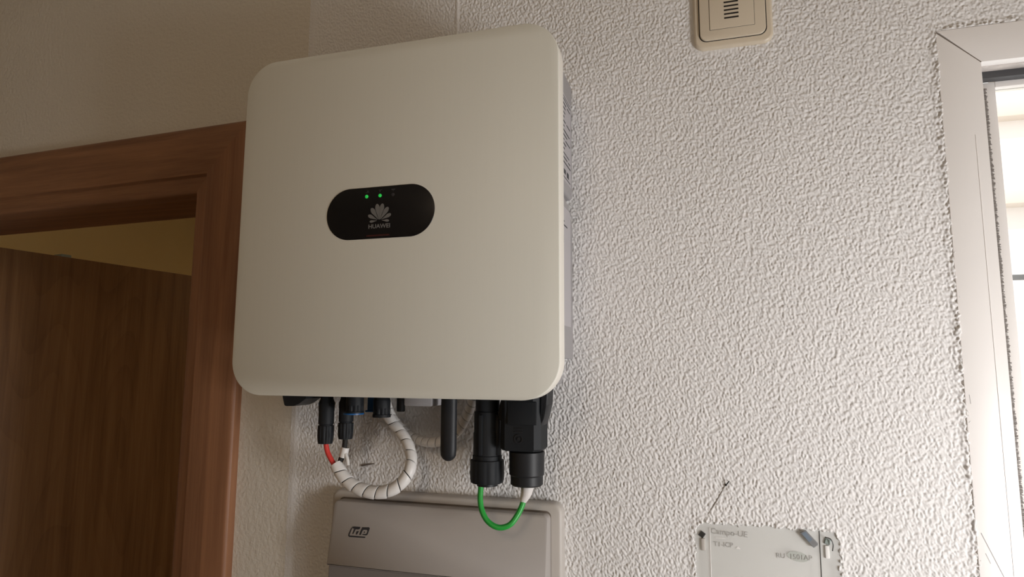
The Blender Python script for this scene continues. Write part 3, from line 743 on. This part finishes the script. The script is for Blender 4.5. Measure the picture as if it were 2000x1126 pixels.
# dark joint around the door
slab(bm, rrect(xl-.0006, xr+.0002, 1.305, zt+.0016, .006, 6), fy+.001, fy-.0006, 0); obj('joint', bm, M['dirt'], bx)
bm = nb()
N = 6
def ring(ins, dy):
    o_ = inset_pts(rrect(xl, xr, zm, zt, [.006, .006, .001, .001], 6), ins); out = []
    for x, z in o_:
        t = (zt-z)/(zt-zm); yy = yt+(yb-yt)*t; out.append((x, (yy+dy) if dy is not None else fy-.0008, z))
    return out
loft(bm, [ring(0, None), ring(0, .002), ring(.0006, .0006), ring(.002, 0)])
dp = obj('upper_door', bm, M['box'], bx)
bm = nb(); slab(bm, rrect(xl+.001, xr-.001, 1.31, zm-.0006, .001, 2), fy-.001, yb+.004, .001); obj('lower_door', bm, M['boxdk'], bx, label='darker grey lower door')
# thin light edge of the door along its right side
# logo
c = P(701, 1039, -.031); c.y = -.0315
tl_ = math.atan2(yb-yt, zt-zm)
def wedge_y(z): return yt+(yb-yt)*(zt-z)/(zt-zm)
def on(u, v, off=.0003):
    y = -.032
    for _ in range(6): p = P(u, v, y); y = wedge_y(p.z)-off
    return P(u, v, y)
def dpoly(bm, uv, off=.0003):
    ps = [on(u, v, off) for u, v in uv]; f = [bm.verts.new(p) for p in ps]; g = [bm.verts.new(p+Vector((0, off+.0002, 0))) for p in ps]
    bm.faces.new(f)
    for i in range(len(f)): bm.faces.new((f[i], f[i-1], g[i-1], g[i]))
bm = nb()
def cz_(x, y): return (660+x/18.76, 1010+y/18.76)
for poly in ([(520, 335), (600, 325), (822, 345), (800, 420), (740, 440), (650, 430), (560, 600), (525, 600), (600, 410), (530, 390)],
             [(495, 375), (530, 375), (430, 610), (425, 655), (1010, 705), (985, 748), (420, 710), (375, 680), (385, 600)],
             [(890, 355), (1140, 358), (1165, 400), (1085, 620), (1040, 655), (890, 630), (905, 600), (1030, 605), (1060, 560), (1085, 480), (1050, 450), (940, 450), (900, 480), (835, 640), (775, 630), (870, 400)],
             [(690, 500), (750, 495), (760, 520), (690, 625), (650, 615)], [(955, 515), (990, 512), (980, 560), (940, 560)]):
    dpoly(bm, [cz_(*p) for p in poly])
obj('printed_logo', bm, M['ink'], dp, smooth=False, label='black slanted logo reading ide')

# ------------------------------------------------------------------ door chime at the top
dc = empty('door_chime', (.0405, 0, 2.054), 'square ivory wall chime with a slotted centre plate at the top of the photo', 'door chime')
cy0, cx0, cx1, cz0, cz1 = -.009, -.0012, .0822, 2.0540, 2.1400
bm = nb(); slab(bm, rrect(cx0, cx1, cz0, cz1, .011, 10), .001, -.0052, .0035, 5); obj('surround', bm, M['ivory'], dc)
gi0, gi1, gz0, gz1 = .0046, .0758, 2.0620, 2.1335
bm = nb(); slab(bm, rrect(gi0, gi1, gz0, gz1, .0085, 10), 0, -.0054, 0); obj('gap', bm, M['slot'], dc)
bm = nb(); slab(bm, rrect(gi0+.0010, gi1-.0011, gz0+.0008, gz1-.0008, .008, 10), 0, -.0078, .0008); fr_ = obj('inner_frame', bm, M['ivory'], dc)
qx0, qx1, qz0, qz1 = .0160, .0634, 2.0738, 2.1222
bm = nb(); slab(bm, rrect(qx0, qx1, qz0, qz1, .0006, 2), -.005, -.0080, 0); obj('gap', bm, M['slot'], dc)
bm = nb(); slab(bm, rrect(qx0+.0004, qx1-.0004, qz0+.0003, qz1-.0003, .0004, 2), -.005, -.0084, .0003); cp_ = obj('centre_plate', bm, M['ivory'], dc)
sl0 = None
for k in range(9):
    z = 2.0857+k*.0046
    if sl0 is None:
        bm = nb(); box(bm, .0318, .0470, -.00855, -.007, z-.0009, z+.0009); sl0 = obj('slot', bm, M['slot'], cp_); zs_ = z
    else:
        s_ = sl0.copy(); COL.objects.link(s_); s_.parent = cp_; s_.location = sl0.location+Vector((0, 0, z-zs_))

# ------------------------------------------------------------------ clear inspection plate
ip_ = empty('inspection_plate', ((PLX0+PLX1)/2, 0, 1.45), 'clear plastic plate set into the plaster at the bottom right', 'cover plate')
bm = nb(); slab(bm, rrect(PLX0+.001, PLX1-.001, 1.37, PLZ1-.001, .012, 8), .0009, -.0003, .0003); pl = obj('clear_plate', bm, M['clear'], ip_)
bm = nb(); slab(bm, rrect(PLX0-.001, PLX1+.001, 1.365, PLZ1+.001, .012, 8), .0100, .0072, 0); obj('back_plate', bm, M['plate_back'], ip_)
def vline(u0, v0, u1, v1, wd, mt, nm, y=-.0006):
    a_, b_ = P(u0, v0, y), P(u1, v1, y); b2 = nb(); box(b2, min(a_.x, b_.x)-wd, min(a_.x, b_.x)+wd, y, y+.0009, 1.375, a_.z, .0001); return obj(nm, b2, mt, pl)
vline(1386, 1030, 1390, 1126, .00045, M['white'], 'light_rib'); vline(1600, 1036, 1606, 1126, .0004, M['screw'], 'dark_rib')
YP = -.0007
pc_ = P(1413, 1063, YP); text('lettering', 'T1-ICP', .0066, (pc_.x, YP, pc_.z), M['embl'], pl, depth=.0001)
pc_ = P(1424, 1041, YP); text('lettering', 'Campo-UE', .0080, (pc_.x, YP, pc_.z+.0005), M['embl'], pl, depth=.0001, ry=2)
pc_ = P(1551, 1087, YP); text('lettering', 'RU  1501AP', .0066, (pc_.x, YP, pc_.z), M['embl'], pl, depth=.0001)
bm = nb(); c = P(1558, 1086, 0); n = 28
flatpoly(bm, [(c.x+.0098*math.cos(2*math.pi*i/n), c.z+.0048*math.sin(2*math.pi*i/n)-.12*.0098*math.cos(2*math.pi*i/n)) for i in range(n)], y=-.0005, t=.0001); obj('oval_mark', bm, M['ovalmark'], pl, smooth=False)
bm = nb(); c = P(1441, 1069, 0); flatpoly(bm, [(c.x-.002, c.z-.001), (c.x+.0026, c.z-.001), (c.x, c.z+.0014)], y=-.0006); obj('triangle_mark', bm, M['white'], pl, smooth=False)
bm = nb(); a_ = P(1397, 1049, 0); b_ = P(1417, 1051, 0); box(bm, a_.x, b_.x, -.0006, 0, a_.z-.0003, a_.z+.0003); obj('scratch', bm, M['white'], pl, smooth=False)
# corner fixings: square dark screw over a post
def fixing(u, v, u2, v2, ang, m1, m2, nm='screw_post'):
    c = P(u, v, -.0012); e = nb(); lathe(e, (c.x, -.0012, c.z), [(.0038, .0022), (.0038, 0), (.0028, -.0010)], 4, 'y', rot=R(ang)); obj('screw_head', e, m1, ip_)
    t = P(u2, v2, -.003); e = nb(); box(e, t.x-.0018, t.x+.0022, -.0022, .001, t.z-.0062, t.z+.006, .0008); obj('fixing_lug', e, m2, ip_)
fixing(1371, 1043, 1373, 1063, 10, M['screw'], M['boxrim']); fixing(1616, 1057, 1616, 1078, 30, M['greenpost'], M['plate_back'])
# curved pale strap at right post
bm = nb(); tube(bm, [P(1611, 1048, -.004), P(1622, 1052, -.005), P(1627, 1062, -.005), P(1626, 1075, -.003)], .0005, 8); obj('wire_clip', bm, M['screw'], ip_)
# loose metal tag
bm = nb(); pts = [(1563, 1040), (1574, 1035), (1598, 1061), (1597, 1064), (1589, 1069)]
ps = [P(u, v, -.004) for u, v in pts]; loft(bm, [[(p.x, -.001, p.z) for p in ps], [(p.x, -.0045, p.z) for p in ps]]); bmesh.ops.bevel(bm, geom=list(bm.edges), offset=.0003, segments=1, affect='EDGES')
tg = obj('metal_tag', bm, M['tag'], None, loc=P(1580, 1052, 0)); tag(tg, 'small tilted blue-grey metal tag at the clear plate\'s top right corner', 'tag')
bm = nb(); ps = [P(u, v, -.0047) for u, v in ((1566, 1041), (1573, 1037.5), (1587, 1053), (1580, 1058))]; loft(bm, [[(p.x, -.0044, p.z) for p in ps], [(p.x, -.0047, p.z) for p in ps]]); obj('window', bm, M['tagblue'], tg, smooth=False, label='bluish inset field')
# ------------------------------------------------------------------ nail stuck in the wall, stray dark mark
a_ = P(1418, 945, -.001); bm = nb(); tube(bm, [P(1417.5, 947, -.0012), P(1420, 944, -.0022), P(1424, 939, -.0034)], .0006, 10, 4); lathe(bm, (a_.x-.0002, -.0008, a_.z-.0008), [(.0011, .001), (.0011, -.0006)], 12, 'y')
tag(obj('nail', bm, M['screw'], None, loc=a_), 'small dark nail stub in the wall above the clear plate', 'nail')
a_ = P(706, 909, -.001); b_ = P(731, 905, -.0012); bm = nb(); tube(bm, [a_, a_.lerp(b_, .5)+Vector((0, -.0006, .0003)), b_], lambda t: .0010-.0005*t, 10, 5)
tag(obj('nail_scratch', bm, M['dirt'], None, loc=a_), 'short dark nail scratch on the wall inside the white cable loop', 'wire')  # scratch left by a nail, built as a thin dark tube

bm = nb(); tube(bm, [P(1417, 947, -.0004), P(1407, 966, -.0004), P(1394, 988, -.0003), P(1383, 1004, .0001)], lambda t: .0006-.0003*t, 8, 6); obj('scratch_mark', bm, M['scr'], wall)
